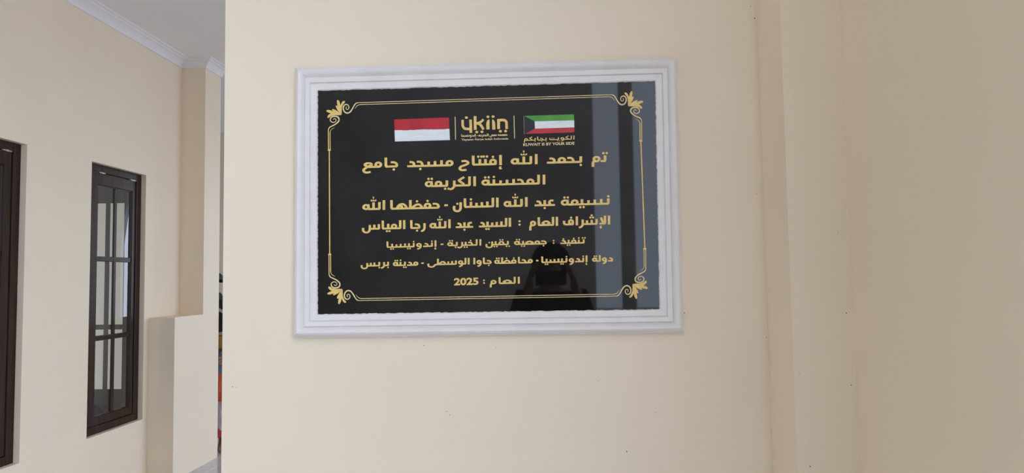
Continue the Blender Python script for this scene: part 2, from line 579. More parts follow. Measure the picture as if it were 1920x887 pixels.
G = {  # strokes: (kind, points[, pen scale]); kinds p poly-line, c smooth curve, o closed
    'A': ([('p', [(2.8, 0), (2.8, 19)])], 9.0, 2.8),
    'Af': ([('p', [(0, B), (5.6, B), (6.8, 3.6), (7.1, 19)])], 13.0, 7),
    'L': ([('p', [(2.8, 19), (2.8, 3), (3.6, B), (9.5, B)])], 9.0, 2.8),
    'Ls': ([('p', [(2.8, 15.5), (2.8, 3), (3.6, B), (11, B)])], 10.0, 2.8),
    'Lm': ([('p', [(0, B), (11, B)]), ('p', [(4.5, B), (4.5, 15)])], 10.5, 4.5),
    'T': ([('p', [(2.8, 12.5), (2.8, 3), (3.6, B), (10.5, B)])], 10, 2.8),
    'Tm': ([('p', [(0, B), (10.5, B)]), ('p', [(5, B), (5, 12)])], 10, 5),
    'Tf': ([('p', [(0, B), (20, B)]), ('c', [(18, B), (21, 3.2), (22, 6), (21.7, 10)])], 27, 11),
    'Mi': ([('o', oval(7.2, 6.1, 4.5, 4.0)), ('p', [(7, B), (16.5, B)])], 16, 7),
    'Mm': ([('o', oval(7.5, 6.1, 4.5, 4.0)), ('p', [(0, B), (16, B)])], 15.5, 7),
    'Mf': ([('o', oval(7.5, 6.1, 4.5, 4.0)), ('p', [(0, B), (13.5, B)]), ('c', [(9, B), (12.6, 1), (13.4, -3), (13.4, -8.5)])], 19.5, 7),
    'Ma': ([('o', oval(7.3, 6.1, 4.5, 4.0)), ('p', [(6, B), (13.5, B)]), ('c', [(9, B), (12.6, 1), (13.4, -3), (13.4, -8.5)])], 19.5, 7),
    'H0': ([('c', [(13.4, 9.8), (8, 9.9), (4.4, 8.2), (2.8, 5), (3.6, 2.4), (6, B)]), ('p', [(5.5, B), (15.5, B)])], 15, 8),
    'Hm': ([('c', [(14, 9.9), (9, 10), (6, 8.2), (4, B)]), ('p', [(0, B), (15.5, B)])], 15, 8),
    'Hi': ([('c', [(15, 9.0), (8, 9.3), (3.6, 7), (3.8, 4.2), (9, 1.4), (15, -0.5), (18, -4), (16, -7.2), (11, -7.8), (6, -7)])], 24, 8),
    'Ai': ([('p', [(0.5, B), (16.5, B)]), ('c', [(3.5, 10.4), (8, 11), (11.5, 8.8), (11.2, 5), (8.6, B)])], 16, 8),
    'Am': ([('o', [(2.2, 6.3), (6.4, 9.3), (10, 10), (13.6, 9.3), (17.8, 6.3), (13, 3.2), (10, B), (7, 3.2)]), ('p', [(0, B), (20.5, B)])], 20, 10),
    'Ae': ([('c', [(1.8, 6.2), (5, 8.9), (9, 9.2), (12.5, 8.6), (15.8, 6.2)]), ('p', [(15.8, 6.2), (11, 3.4), (6.5, B)]), ('p', [(-.5, B), (9, B)]),
            ('c', [(1.8, 6.2), (8, 3.4), (13, 0.5), (16.8, -3), (15.5, -6.8), (11, -8.2), (4.5, -7)])], 22, 9),
    'D': ([('c', [(11.5, 9.7), (7.6, 9.7), (4.2, 7.6), (3.2, 3.4)]), ('p', [(3.2, 3.6), (3.8, B), (15.4, B)])], 18.5, 8),
    'Df': ([('c', [(11.5, 9.7), (7.6, 9.7), (4.4, 7.6), (3.4, B)]), ('p', [(0, B), (15.4, B)])], 18.5, 8),
    'R': ([('c', [(3.4, 11.8), (3.4, 5), (3.6, 1), (5.4, -2.4), (8.6, -4.4), (12, -4.6)]), ('p', [(0, B), (3.4, B)])], 13.5, 4),
    'Ri': ([('c', [(3.4, 11.8), (3.4, 5), (3.6, 1), (5.4, -2.4), (8.6, -4.4), (12, -4.6)])], 13.5, 4),
    'W': ([('o', oval(7.4, 6.4, 4.6, 4.1)), ('c', [(2.8, 6.2), (3, 1.6), (4.6, -2), (8, -4.6), (12, -5)])], 18, 7),
    'Wf': ([('o', oval(7.4, 6.4, 4.6, 4.1)), ('c', [(2.8, 6.2), (3, 1.6), (4.6, -2), (8, -4.6), (12, -5)]), ('p', [(0, B), (4.5, B)])], 18, 7),
    'F0': ([('o', oval(7.4, 6.3, 4.6, 4.1)), ('p', [(2.8, 6), (2.8, 3), (3.6, B), (17, B)])], 16, 7.4),
    'Fm': ([('o', oval(7.5, 6.3, 4.6, 4.1)), ('p', [(0, B), (16, B)])], 15.5, 7.5),
    'Fi': ([('o', oval(6.8, 7.3, 4.0, 4.2)), ('p', [(2.8, 7), (2.8, 3), (3.6, B), (19, B)]), ('c', [(18, B), (21, 3.2), (22, 6), (21.7, 10)])], 27, 6.5),
    'S0': ([('p', [(2.8, 12.2), (2.8, 3), (3.6, B), (31, B)]), ('p', [(13.5, B), (13.5, 10.8)]), ('p', [(24, B), (24, 9.8)])], 30, 13.5),
    'Sm': ([('p', [(0, B), (33.5, B)]), ('p', [(5, B), (5, 11.8)]), ('p', [(16, B), (16, 10.8)]), ('p', [(26.8, B), (26.8, 9.8)])], 33, 16),
    'Sf': ([('p', [(0, B), (24, B)]), ('p', [(6, B), (6, 11)]), ('p', [(15.5, B), (15.5, 10.5)]),
            ('c', [(25, 10), (25.2, 2), (26.8, -3), (31.5, -5.4), (37, -4.4), (40, -1), (39.8, 4.5)])], 44, 16),
    'Si': ([('p', [(2.8, 11.6), (2.8, 3), (3.6, B), (23, B)]), ('p', [(13, B), (13, 10.8)]), ('p', [(4, B), (23, B)]),
            ('c', [(23, 10.4), (23.2, 2), (24.8, -3), (29.5, -5.4), (35, -4.4), (38, -1), (37.8, 4.5)])], 42, 13),
    'Zm': ([('p', [(0, B), (28.5, B)]), ('c', [(2.4, B), (3.4, 6), (8, 9.4), (13.5, 8.2), (20.5, 3)]), ('p', [(23, B), (23, 18.5)])], 28, 11),
    'Em': ([('p', [(0, B), (22.5, B)]), ('c', [(2.6, B), (3.4, 7), (8.5, 10.8), (13.5, 10.0), (17.8, 6.0), (18, B)]), ('o', oval(13.2, 4.9, 3.0, 2.8))], 22, 9),
    'He': ([('p', [(0, B), (4.6, B)]), ('p', [(4.4, 11.8), (4.4, B)]), ('o', oval(8.8, 6.3, 4.9, 4.1))], 18.5, 6.6),
    'Km': ([('p', [(3, 18.4), (11.6, 12.7), (12.0, 11.6), (11.4, 10.6), (4.8, 5.6), (3.6, B)]), ('p', [(0, B), (17.5, B)])], 17, 6),
    'Yf': ([('c', [(0, B), (4, 0.2), (7, -3.2), (13, -4.7), (19, -3.5), (22, 0), (21.5, 5)])], 26.5, 10),
    'N': ([('c', [(2.8, 11.5), (2.8, 4), (3.2, -1.4), (5.4, -4.8), (10, -6), (14.5, -4.2), (16, -0.6), (15.6, 4.6)])], 21, 9.4),
    'Nf': ([('c', [(2.8, 11.5), (2.8, 4), (3.2, -1.4), (5.4, -4.8), (10, -6), (14.5, -4.2), (16, -0.6), (15.6, 4.6)]), ('p', [(0, B), (3, B)])], 21, 9.4),
    'LA': ([('p', [(2.8, 19), (2.8, 3), (3.6, B), (15, B)]), ('p', [(11.6, 15.6), (6.6, 2.6)])], 18.5, 11.5),
}
WORDS = {
    'tm': 'T^2 Ma', 'bhmd': 'T_1 Hm Mm Df', 'allh': 'A Ls Lm* He', 'aftah': 'A_h F0^1 Tm^2 Tm^2 Af Hi', 'msjd': 'Mi Sm Hm_1 Df', 'jama': 'H0_1 Af Mi Ae',
    'mhsna': 'A L Mm Hm Sm Tm^1 He^2', 'karima': 'A L Km R T_2 Mm He^2', 'nasima': 'T^1 Sm Tm_2 Mm He^2', 'abd': 'Ai Tm_1 Df', 'snan': 'A L Sm Tm^1 Af N^1',
    'hfzha': 'H0 Fm^1 Zm^1 Em Af', 'ishraf': 'A LA_h S0^3 R A Fi^1', 'alam': 'A L Am Af Ma', 'sayid': 'A L Sm Tm_2 Df', 'raja': 'Ri H0_1 Af', 'mayas': 'A L Mm Tm_2 Af Si',
    'tnfidh': 'T^2 Tm^1 Fm^1 Tm_2 Df^1', 'jmia': 'H0_1 Mm Am Tm_2 He^2', 'yqin': 'T_2 Fm^2 Tm_2 Nf^1', 'khyria': 'A L Hm^1 Tm_2 R T_2 He^2',
    'indo': 'A_h T^1 Df W T^1 Tm_2 Sm Tm_2 Af', 'dawla': 'D W L He^2', 'mhafza': 'Mi Hm Af F0^1 Zm^1 He^2', 'jawa': 'H0_1 Af W A', 'wusta': 'A L Wf S0 Zm Yf',
    'mdina': 'Mi Df T_2 Tm^1 He^2', 'brbs': 'T_1 R T_1 Sf', 'kuwait': 'A L Km Wf T_2 Tf^2', 'bjabkm': 'T_1 Hm_1 Af T_1 Km Mf',
    'dash': '-', 'colon': ':', 'dot': '.',
}


def set_word(flat, word, xl, xr, yb_l, yb_r, s, weight=1.0, marks=True):
    """place a word between two ends; yb = base line at each end, s = letter scale"""
    strokes, dots = [], []
    x = 0.0
    for tk in WORDS[word].split():
        star = tk.endswith('*'); tk = tk.rstrip('*')
        if tk in '-:.':
            if tk == '-': strokes.append(('p', [(0, 6.5), (6.5, 6.5)], 1))
            elif tk == ':': dots += [(2.3, 4.2), (2.3, 11.5)]
            else: dots.append((2.3, 6))
            x += 7
            continue
        up = dn = None
        if '^' in tk: tk, up = tk.split('^')
        elif '_' in tk: tk, dn = tk.split('_')
        ss, adv, cx = G[tk]
        for st in ss:
            strokes.append((st[0], [(x + a, b) for a, b in st[1]], 1))
        if star:
            strokes.append(('p', [(x + cx - 4.6, 20.6), (x + cx - 4.2, 18.2), (x + cx + 4.2, 18.2), (x + cx + 4.6, 20.6)], .5))
            strokes.append(('p', [(x + cx, 18.2), (x + cx, 20.6)], .5))
            strokes.append(('p', [(x + cx, 22.4), (x + cx + .3, 26.4)], .5))
        if marks:
            hi = {'F0': 15.8, 'Fm': 15.8, 'Fi': 16.5, 'Zm': 15.6, 'He': 16.2, 'Hm': 15.6, 'Nf': 8.5, 'N': 8.8, 'Df': 15, 'Tf': 9}.get(tk, 16.8)
            if up == '1': dots.append((x + cx, hi))
            if up == '2': dots += [(x + cx - 2.9, hi), (x + cx + 2.9, hi)]
            if up == '3': dots += [(x + cx - 3, hi - 1), (x + cx + 3, hi - 1), (x + cx, hi + 3.6)]
            if dn == '1': dots.append((x + cx, -3.6))
            if dn == '2': dots += [(x + cx - 2.9, -3.6), (x + cx + 2.9, -3.6)]
        if dn == 'h':
            strokes.append(('c', [(x + cx - 1.6, -3.6), (x + cx + .6, -3.2), (x + cx + 1.6, -4.8), (x + cx - .4, -6.2)], .55))
            strokes.append(('p', [(x + cx + 2.4, -6.9), (x + cx - 2.4, -6.5)], .55))
        x += adv
    pts = [p for st in strokes for p in st[1]]
    solid = [p[0] for st in strokes for p in st[1]] + [d[0] for d in dots]
    hw = 2.8 if strokes else 2.3
    x0, x1 = min(solid) - hw * 0.9, max(solid) + hw * 0.9
    if word in ('dash',): x0, x1 = min(solid), max(solid)
    sx = (xr - xl) / (x1 - x0)

    def T(p):
        px = xr - (p[0] - x0) * sx
        yb = yb_l + (yb_r - yb_l) * (px - xl) / max(1e-6, (xr - xl))
        return (px, yb - p[1] * s)

    for kind, ps, pw in strokes:
        w = 5.1 * s * pw * weight
        if kind == 'c': ps = smooth_path(ps, 5)
        q = [T(p) for p in ps]
        if kind == 'o':
            flat.ribbon([T(p) for p in smooth_path(ps, 2, True)], w, 0.74, closed=True)
        else:
            flat.ribbon(q, w, 0.74)
            if kind == 'c' and pw == 1: pass
    for d in dots:
        px, py = T(d)
        flat.ellipse(px, py, 2.45 * s * (weight ** .5), 2.25 * s * (weight ** .5), 12)


LINES = [
    ('first line of large gold Arabic lettering', 1.0, [('tm', 1108.9, 1140.4, 304.3), ('bhmd', 1022.4, 1092, 306.5), ('allh', 957.2, 1008.2, 308.6), ('aftah', 859.6, 943.7, 310.6), ('msjd', 760.8, 850.8, 313), ('jama', 679.3, 746.8, 314.9)]),
    ('second, short line of large gold Arabic lettering', 0.97, [('mhsna', 902.2, 1022.8, 347.3), ('karima', 796.3, 892.7, 350.3)]),
    ('third line of gold Arabic lettering', 0.95, [('nasima', 1051, 1143.3, 385), ('abd', 1000, 1042.9, 386.8), ('allh', 944, 989.4, 388.2), ('snan', 849.1, 934.9, 389.7), ('dash', 833.2, 840, 391.2), ('hfzha', 731.4, 824.9, 392.5), ('allh', 679.5, 722.3, 394)]),
    ('fourth line of gold Arabic lettering with colon', 0.88, [('ishraf', 1055.5, 1144, 422), ('alam', 992.4, 1046.2, 424), ('colon', 971.8, 976.4, 425), ('sayid', 896, 958.1, 426), ('abd', 852.7, 889.2, 427.6), ('allh', 805.3, 845, 428.5), ('raja', 769.2, 798, 429.3), ('mayas', 678.9, 760.1, 430.5)]),
    ('fifth line of small gold Arabic lettering', 0.63, [('tnfidh', 1048.9, 1098.5, 457.2), ('colon', 1035.8, 1040.2, 458.6), ('jmia', 963.5, 1025.4, 459), ('yqin', 909.9, 956.8, 460), ('khyria', 838.3, 902.7, 461.2), ('dash', 826.4, 831.6, 462.2), ('indo', 724.6, 820.2, 463.8)]),
    ('sixth and widest line of small gold Arabic lettering', 0.65, [('dawla', 1110.2, 1149.4, 490.7), ('indo', 1014.9, 1103, 492.4), ('dash', 1005, 1009.7, 493), ('mhafza', 926.7, 999.2, 494.4), ('jawa', 887.7, 921.7, 495.5), ('wusta', 801.6, 880.5, 496.8), ('dash', 790.1, 794.6, 497.8), ('mdina', 736.7, 784.5, 498.8), ('brbs', 676.6, 729.5, 499.6)]),
]
TILT = -0.0235


def put_words(flat, words, s, weight=1.0, marks=True, tilt=TILT):
    for w, xl, xr, yb in words:
        hw = (xr - xl) / 2
        set_word(flat, w, xl, xr, yb - tilt * hw, yb + tilt * hw, s, weight, marks)


for label, s, words in LINES:
    fl = Flat()
    put_words(fl, words, s, 1.0 if s > .8 else 1.08)
    tag(fl.build('inscription_line', M['gold']), label)


def latin(flat, text, x0, x1, yb_l, yb_r, cap, bold=0.0):
    """roman characters taken from the built-in font, laid between two ends"""
    cu = bpy.data.curves.new('t', 'FONT')
    cu.body = text
    cu.size = 1.0
    cu.offset = bold
    cu.resolution_u = 3
    ob = bpy.data.objects.new('t', cu)
    COL.objects.link(ob)
    dg = bpy.context.evaluated_depsgraph_get()
    dg.update()
    me = bpy.data.meshes.new_from_object(ob.evaluated_get(dg))
    vs = [(v.co.x, v.co.y) for v in me.vertices]
    xa, xb = min(v[0] for v in vs), max(v[0] for v in vs)
    k = cap / 0.70

    def T(p):
        px = x0 + (p[0] - xa) / (xb - xa) * (x1 - x0)
        yb = yb_l + (yb_r - yb_l) * (px - x0) / (x1 - x0)
        return (px, yb - p[1] * k)

    for p in me.polygons:
        flat.poly([T(vs[i]) for i in p.vertices])
    bpy.data.objects.remove(ob)
    bpy.data.curves.remove(cu)
    bpy.data.meshes.remove(me)


fl = Flat()
put_words(fl, [('alam', 918, 974.9, 532.6), ('colon', 905.9, 909.3, 533.5)], 0.68, 1.05)
latin(fl, '2025', 851.2, 897.3, 534.6, 533.4, 12.6, 0.035)
tag(fl.build('inscription_line', M['gold']), 'last line with the year 2025 in gold')

# --- flags
Z1 = lambda x, y: (720 + x / 5.0526, 200 + y / 5.0526)
fl = Flat(); fl.poly([Z1(100, 222), Z1(620, 210), Z1(625, 317), Z1(104, 330)])
flag_a = tag(fl.build('flag_panel', M['flag_white']), 'red and white painted flag, white half')
fl = Flat(0.0009)
top = [Z1(97, 122), Z1(615, 103)]
bot = []
for i in range(25):
    t = i / 24
    bot.append(Z1(621 - 520 * t, 212 + 13 * t + random.uniform(-2.2, 2.2)))
fl.poly(top + bot)
tag(fl.build('red_stripe', M['flag_red'], flag_a), 'red stripe')
Z2 = lambda x, y: (970 + x / 12.675, 205 + y / 12.675)
fl = Flat(); fl.poly([Z2(410, 285), Z2(1350, 258), Z2(1354, 434), Z2(418, 462)])
flag_b = tag(fl.build('flag_panel', M['flag_white']), 'flag with green, white and red stripes and black wedge')
fl = Flat(0.0009); fl.poly([Z2(160, 157), Z2(1345, 122), Z2(1350, 263), Z2(412, 288)])
tag(fl.build('green_stripe', M['flag_green'], flag_b), 'green stripe')
fl = Flat(0.0009); fl.poly([Z2(418, 462), Z2(1354, 430), Z2(1354, 550), Z2(175, 588)])
tag(fl.build('red_stripe', M['flag_red'], flag_b), 'red stripe')
fl = Flat(0.0009); fl.poly([Z2(152, 160), Z2(412, 288), Z2(418, 462), Z2(165, 588)])
wedge = tag(fl.build('black_wedge', M['flag_black'], flag_b), 'black wedge at the hoist')
fl = Flat(0.0012)
fl.ribbon([Z2(152, 165), Z2(163, 590)], 0.35)
fl.build('hoist_edge', M['pale_gold'], flag_b)

# --- logo letters between two thin dividers
Z3 = lambda x, y: (850 + x / 12.675, 205 + y / 12.675)


def P3(pts): return [Z3(*p) for p in pts]


fl = Flat()
wst = 63 / 12.675
fl.ribbon(P3(smooth_path([(221, 252), (222, 330), (228, 400), (262, 452), (330, 468), (412, 466)], 5)), wst * .93)
fl.ribbon(P3([(410, 246), (418, 562)]), wst)
fl.ribbon(P3([(517, 163), (521, 490)]), wst * 1.05)
fl.ribbon(P3(smooth_path([(535, 335), (620, 318), (672, 285), (716, 240)], 5)), wst * .86)
fl.ribbon(P3(smooth_path([(535, 328), (620, 350), (672, 405), (716, 482)], 5)), wst * .95)
fl.poly(P3([(785, 480), (783, 330), (795, 285), (820, 255), (852, 240), (860, 250), (862, 478)]))
fl.poly(P3([(925, 482), (921, 250), (932, 240), (962, 258), (985, 290), (997, 340), (1000, 480)]))
fl.ribbon(P3([(1074, 230), (1077, 470)]), wst * 1.05)
fl.ribbon(P3(smooth_path([(1060, 268), (1130, 258), (1200, 258), (1250, 285), (1264, 340), (1267, 470)], 5)), wst * .98)
for x, y in [(312, 198), (823, 180), (945, 175), (558, 541), (681, 537), (1118, 523), (1243, 520)]:
    fl.ellipse(*Z3(x, y), 36 / 12.675, 30 / 12.675)
logo = tag(fl.build('logo_lettering', M['gold']), 'rounded gold logo letters with dots')
fl = Flat()
ty = lambda x: 657 - (x - 190) * 0.0235
for w, xa, xb in [('jmia', 1055, 1285), ('yqin', 862, 1032), ('khyria', 597, 838), ('dot', 556, 582), ('indo', 190, 537)]:
    a, b = Z3(xa, ty(xa)), Z3(xb, ty(xb))
    set_word(fl, w, a[0], b[0], a[1], b[1], 0.27, 0.92, marks=(w == 'dot'))
tag(fl.build('caption', M['pale_gold'], logo), 'tiny gold Arabic caption under the logo')
fl = Flat()
latin(fl, 'Yayasan Karya Isdah Indonesia', *(Z3(190, 0)[0], Z3(1308, 0)[0]), Z3(0, 742)[1], Z3(0, 716)[1], 3.3, 0.03)
tag(fl.build('caption', M['pale_gold'], logo), 'tiny gold roman caption under the logo')
for (xa, ya, xb, yb) in [(42, 180, 55, 722), (1442, 150, 1456, 696)]:
    fl = Flat(); fl.ribbon(P3([(xa, ya), (xb, yb)]), 1.5)
    tag(fl.build('divider_bar', M['pale_gold']), 'thin upright gold bar beside the logo')
fl = Flat()
for w, xa, ya, xb, yb in [('kuwait', 757, 735, 1362, 718), ('bjabkm', 150, 750, 700, 738)]:
    a, b = Z2(xa, ya), Z2(xb, yb)
    set_word(fl, w, a[0], b[0], a[1], b[1], 0.385, 0.98)
tag(fl.build('slogan', M['gold']), 'small gold Arabic slogan under the striped flag')
fl = Flat()
latin(fl, 'KUWAIT IS BY YOUR SIDE', Z2(140, 0)[0], Z2(1357, 0)[0], Z2(0, 874)[1], Z2(0, 838)[1], 5.0, 0.03)
tag(fl.build('slogan', M['pale_gold']), 'small roman capitals under the striped flag')

# --- gold border: four corner ornaments joined by lines
LEAF1 = [(300, 310), (299, 260), (298, 230), (286, 195), (268, 172), (258, 160), (263, 149), (275, 148), (292, 158), (306, 182), (315, 202), (318, 178), (325, 155), (338, 136), (350, 134), (356, 146), (354, 175), (346, 205),
         (362, 198), (370, 207), (362, 232), (345, 262), (325, 288), (308, 308)]
LEAF2 = [(305, 314), (322, 292), (345, 270), (375, 252), (408, 240), (416, 248), (402, 268), (430, 256), (462, 249), (482, 256), (482, 266), (462, 280), (428, 292), (448, 303), (466, 322), (471, 338), (462, 348), (448, 342), (425, 326), (390, 317), (350, 316)]
SCROLL1 = [(110, 172), (135, 184), (155, 212), (180, 255), (205, 284), (235, 293), (264, 278), (280, 245), (274, 208), (250, 190), (225, 198), (213, 222), (221, 246), (239, 249), (249, 233), (240, 216)]
TAIL1 = [(80, 195), (105, 202), (125, 218), (143, 243)]
SCROLL2 = [(460, 490), (448, 462), (420, 445), (375, 422), (338, 388), (333, 356), (355, 333), (398, 329), (430, 348), (434, 380), (408, 400), (377, 393), (367, 371), (383, 355), (402, 367)]
TAIL2 = [(440, 520), (435, 500), (420, 482), (388, 463)]
KS = 6.336
corners = []
for (ax, ay, sx, sy) in [(640.3, 215.4, -1, 1), (1177.8, 199.2, 1, 1), (642.1, 542.1, -1, -1), (1186.3, 532.5, 1, -1)]:
    def TC(p, ax=ax, ay=ay, sx=sx, sy=sy):
        dx, dy = (p[0] - 303) / KS * sx, (p[1] - 312) / KS * sy
        return (ax + dx + dy * 0.008, ay + dy - dx * 0.020)
    fl = Flat(); fl.poly([TC(p) for p in LEAF1]); 
    orn = tag(fl.build('corner_ornament', M['gold']), 'gold leaf and scroll ornament at the %s %s corner' % ('upper' if sy > 0 else 'lower', 'right' if sx > 0 else 'left'))
    fl = Flat(); fl.poly([TC(p) for p in LEAF2]); fl.build('leaf', M['gold'], orn)
    for sc, tl in ((SCROLL1, TAIL1), (SCROLL2, TAIL2)):
        fl = Flat()
        pts = smooth_path(sc, 5)
        k = len(pts)
        fl.ribbon([TC(p) for p in pts], 1, taper=[1.75 + 0.9 * math.sin(math.pi * min(1, i / k * 1.25)) - 0.5 * (i / k) for i in range(k)])
        pts = smooth_path(tl, 5); k = len(pts)
        fl.ribbon([TC(p) for p in pts], 1, taper=[1.5 * (1 - 0.75 * i / k) for i in range(k)])
        fl.build('scroll', M['pale_gold'], orn)
    corners.append(TC)
TLc, TRc, BLc, BRc = corners
for a, b, nm in ((TLc, TRc, 'upper'), (BLc, BRc, 'lower')):
    fl = Flat()
    fl.ribbon([a((110, 172)), b((110, 172))], 1.25)
    fl.ribbon([a((80, 195)), b((80, 195))], 1.25)
    tag(fl.build('border_line', M['pale_gold']), 'double thin gold line along the %s edge' % nm)
for a, b, nm in ((TLc, BLc, 'left'), (TRc, BRc, 'right')):
    fl = Flat()
    for t in (a, b):
        fl.ribbon([t((460, 488)), t((460, 722))], 1.6)
        fl.ribbon([t((440, 518)), t((440, 722))], 1.6)
        fl.ribbon([t((450, 718)), t((450, 736))], 5.6)
    fl.ribbon([a((450, 730)), b((450, 730))], 2.1)
    tag(fl.build('border_line', M['gold']), 'gold line along the %s edge, doubled at both ends' % nm)


# ================================================================== people
def skin_mesh(name, nodes, edges, mat, parent, root=0, sub=2):
    """nodes: (x,y,z,radius) or (x,y,z,rx,ry); edges between them; returns one smooth mesh object"""
    me = bpy.data.meshes.new(name)
    me.from_pydata([n[:3] for n in nodes], edges, [])
    ob = bpy.data.objects.new(name, me)
    COL.objects.link(ob)
    if not me.skin_vertices:
        bm = bmesh.new(); bm.from_mesh(me)
        bm.verts.layers.skin.verify()
        bm.to_mesh(me); bm.free()
    for i, n in enumerate(nodes):
        s = me.skin_vertices[0].data[i]
        s.radius = (n[3], n[4] if len(n) > 4 else n[3])
        s.use_root = (i == root)
    md = ob.modifiers.new('skin', 'SKIN'); md.use_smooth_shade = True
    sd = ob.modifiers.new('sub', 'SUBSURF'); sd.levels = sub; sd.render_levels = sub
    dg = bpy.context.evaluated_depsgraph_get(); dg.update()
    m2 = bpy.data.meshes.new_from_object(ob.evaluated_get(dg))
    bpy.data.objects.remove(ob); bpy.data.meshes.remove(me)
    m2.name = name
    m2.materials.clear(); m2.materials.append(mat)
    for p in m2.polygons: p.use_smooth = True
    o = bpy.data.objects.new(name, m2); COL.objects.link(o)
    o.parent = parent
    return o


def ellipsoid(mbx, c, r, n=16, m=10, z0=-1.0, z1=1.0):
    base = len(mbx.v); vs = []; fs = []
    for j in range(m + 1):
        z = z0 + (z1 - z0) * j / m
        ph = math.asin(max(-1, min(1, z)))
        for i in range(n):
            a = 2 * math.pi * i / n
            vs.append((c[0] + r[0] * math.cos(ph) * math.cos(a), c[1] + r[1] * math.cos(ph) * math.sin(a), c[2] + r[2] * math.sin(ph)))
    for j in range(m):
        for i in range(n):
            k = (i + 1) % n
            fs.append((j * n + i, j * n + k, (j + 1) * n + k, (j + 1) * n + i))
    fs.append(tuple(reversed(range(n)))); fs.append(tuple(range(m * n, m * n + n)))
    mbx.add(vs, fs)


def lathe(mbx, prof, n=28, cx=0, cy=0, sy=1.0, wave=0.0):
    vs, fs = [], []
    for j, (r, z) in enumerate(prof):
        for i in range(n):
            a = 2 * math.pi * i / n
            rr = r * (1 + wave * math.sin(a * 7 + j) * (1 - j / len(prof)))
            vs.append((cx + rr * math.cos(a), cy + rr * sy * math.sin(a), z))
    for j in range(len(prof) - 1):
        for i in range(n):
            k = (i + 1) % n
            fs.append((j * n + i, j * n + k, (j + 1) * n + k, (j + 1) * n + i))
    mbx.add(vs, fs)


def body_nodes(h, arms, hands):
    """skeleton facing -Y, standing; arms = {side: (elbow, wrist)}, hands = {side: (direction, spread, curl, thumb)}"""
    N, Eg = [], []

    def add(p, r, par=None):
        N.append((p[0], p[1], p[2], r)); i = len(N) - 1
        if par is not None: Eg.append((par, i))
        return i
    pel = add((0, 0, .52 * h), .082 * h)
    sp = add((0, 0.005 * h, .61 * h), .070 * h, pel)
    ch = add((0, 0.0, .71 * h), .080 * h, sp)
    uc = add((0, 0.005 * h, .79 * h), .062 * h, ch)
    nk = add((0, 0.0, .84 * h), .032 * h, uc)
    hb = add((0, -.012 * h, .880 * h), .040 * h, nk)
    hd = add((0, -.012 * h, .925 * h), .056 * h, hb)
    ht = add((0, -.004 * h, .965 * h), .044 * h, hd)
    add((0, -.072 * h, .915 * h), .009 * h, hd)           # nose
    for s in (-1, 1):
        hip = add((s * .052 * h, 0, .475 * h), .058 * h, pel)
        kn = add((s * .056 * h, -.008 * h, .275 * h), .036 * h, hip)
        cf = add((s * .057 * h, .010 * h, .19 * h), .033 * h, kn)
        an = add((s * .058 * h, .010 * h, .05 * h), .021 * h, cf)
        ft = add((s * .062 * h, -.035 * h, .024 * h), .022 * h, an)
        add((s * .068 * h, -.095 * h, .016 * h), .016 * h, ft)
        sh = add((s * .108 * h, .004 * h, .795 * h), .038 * h, uc)
        el, wr = arms[s]
        e = add(el, .026 * h, sh)
        w = add(wr, .018 * h, e)
        d, side, nrm = (Vector(q).normalized() for q in hands[s])
        wv = Vector(wr)
        palm = add(wv + d * .045, .021, w)
        kn_ = wv + d * .075
        for k, (off, ln) in enumerate(((-.030, .062), (-.010, .074), (.010, .070), (.029, .055))):
            a = add(kn_ + side * off, .0088, palm)
            b = add(kn_ + side * off * 1.05 + d * ln * .45 + nrm * .008, .0080, a)
            c = add(kn_ + side * off * 1.05 + d * ln * .75 + nrm * .026, .0075, b)
            add(kn_ + side * off * 1.02 + d * ln * .85 + nrm * .044, .0066, c)
        t = add(wv + d * .030 - side * .034 + nrm * .006, .0100, w)
        t2 = add(wv + d * .062 - side * .050 + nrm * .018, .0090, t)
        add(wv + d * .088 - side * .050 + nrm * .030, .0078, t2)
    return N, Eg


def face(root, h):
    for s in (-1, 1):
        e = MB(); ellipsoid(e, (s * .024 * h, -.061 * h, .932 * h), (.010 * h, .006 * h, .006 * h), 10, 6)
        eye = e.build('eye', M['eye'], root, True)
        e = MB(); ellipsoid(e, (s * .024 * h, -.0655 * h, .932 * h), (.0048 * h, .003 * h, .0052 * h), 10, 6)
        e.build('iris', M['hair'], eye, True)
        e = MB(); ellipsoid(e, (s * .024 * h, -.062 * h, .945 * h), (.014 * h, .004 * h, .0028 * h), 10, 6)
        e.build('eyebrow', M['hair'], root, True)
        e = MB(); ellipsoid(e, (s * .062 * h, 0, .922 * h), (.008 * h, .014 * h, .022 * h), 10, 8)
        e.build('ear', M['skin'], root, True)
    e = MB(); ellipsoid(e, (0, -.055 * h, .893 * h), (.018 * h, .007 * h, .005 * h), 12, 6)
    e.build('mouth', M['lip'], root, True)


def hair_cap(root, h, mat, name='hair', low=-0.35, scale=1.0):
    mbx = MB()
    n, m = 20, 12
    vs, fs = [], []
    c = Vector((0, 0.002 * h, .935 * h)); r = (.066 * h * scale, .074 * h * scale, .066 * h * scale)
    for j in range(m + 1):
        for i in range(n):
            a = 2 * math.pi * i / n
            front = max(0.0, -math.sin(a))          # towards -Y
            lo = low + (0.42 - low) * front ** 0.6
            z = lo + (1 - lo) * j / m
            q = math.sqrt(max(0, 1 - z * z))
            vs.append((c.x + r[0] * q * math.cos(a), c.y + r[1] * q * math.sin(a), c.z + r[2] * z))
    for j in range(m):
        for i in range(n):
            k = (i + 1) % n
            fs.append((j * n + i, j * n + k, (j + 1) * n + k, (j + 1) * n + i))
    mbx.add(vs, fs)
    o = mbx.build(name, mat, root, True)
    s = o.modifiers.new('thick', 'SOLIDIFY'); s.thickness = 0.012; s.offset = 0
    return o


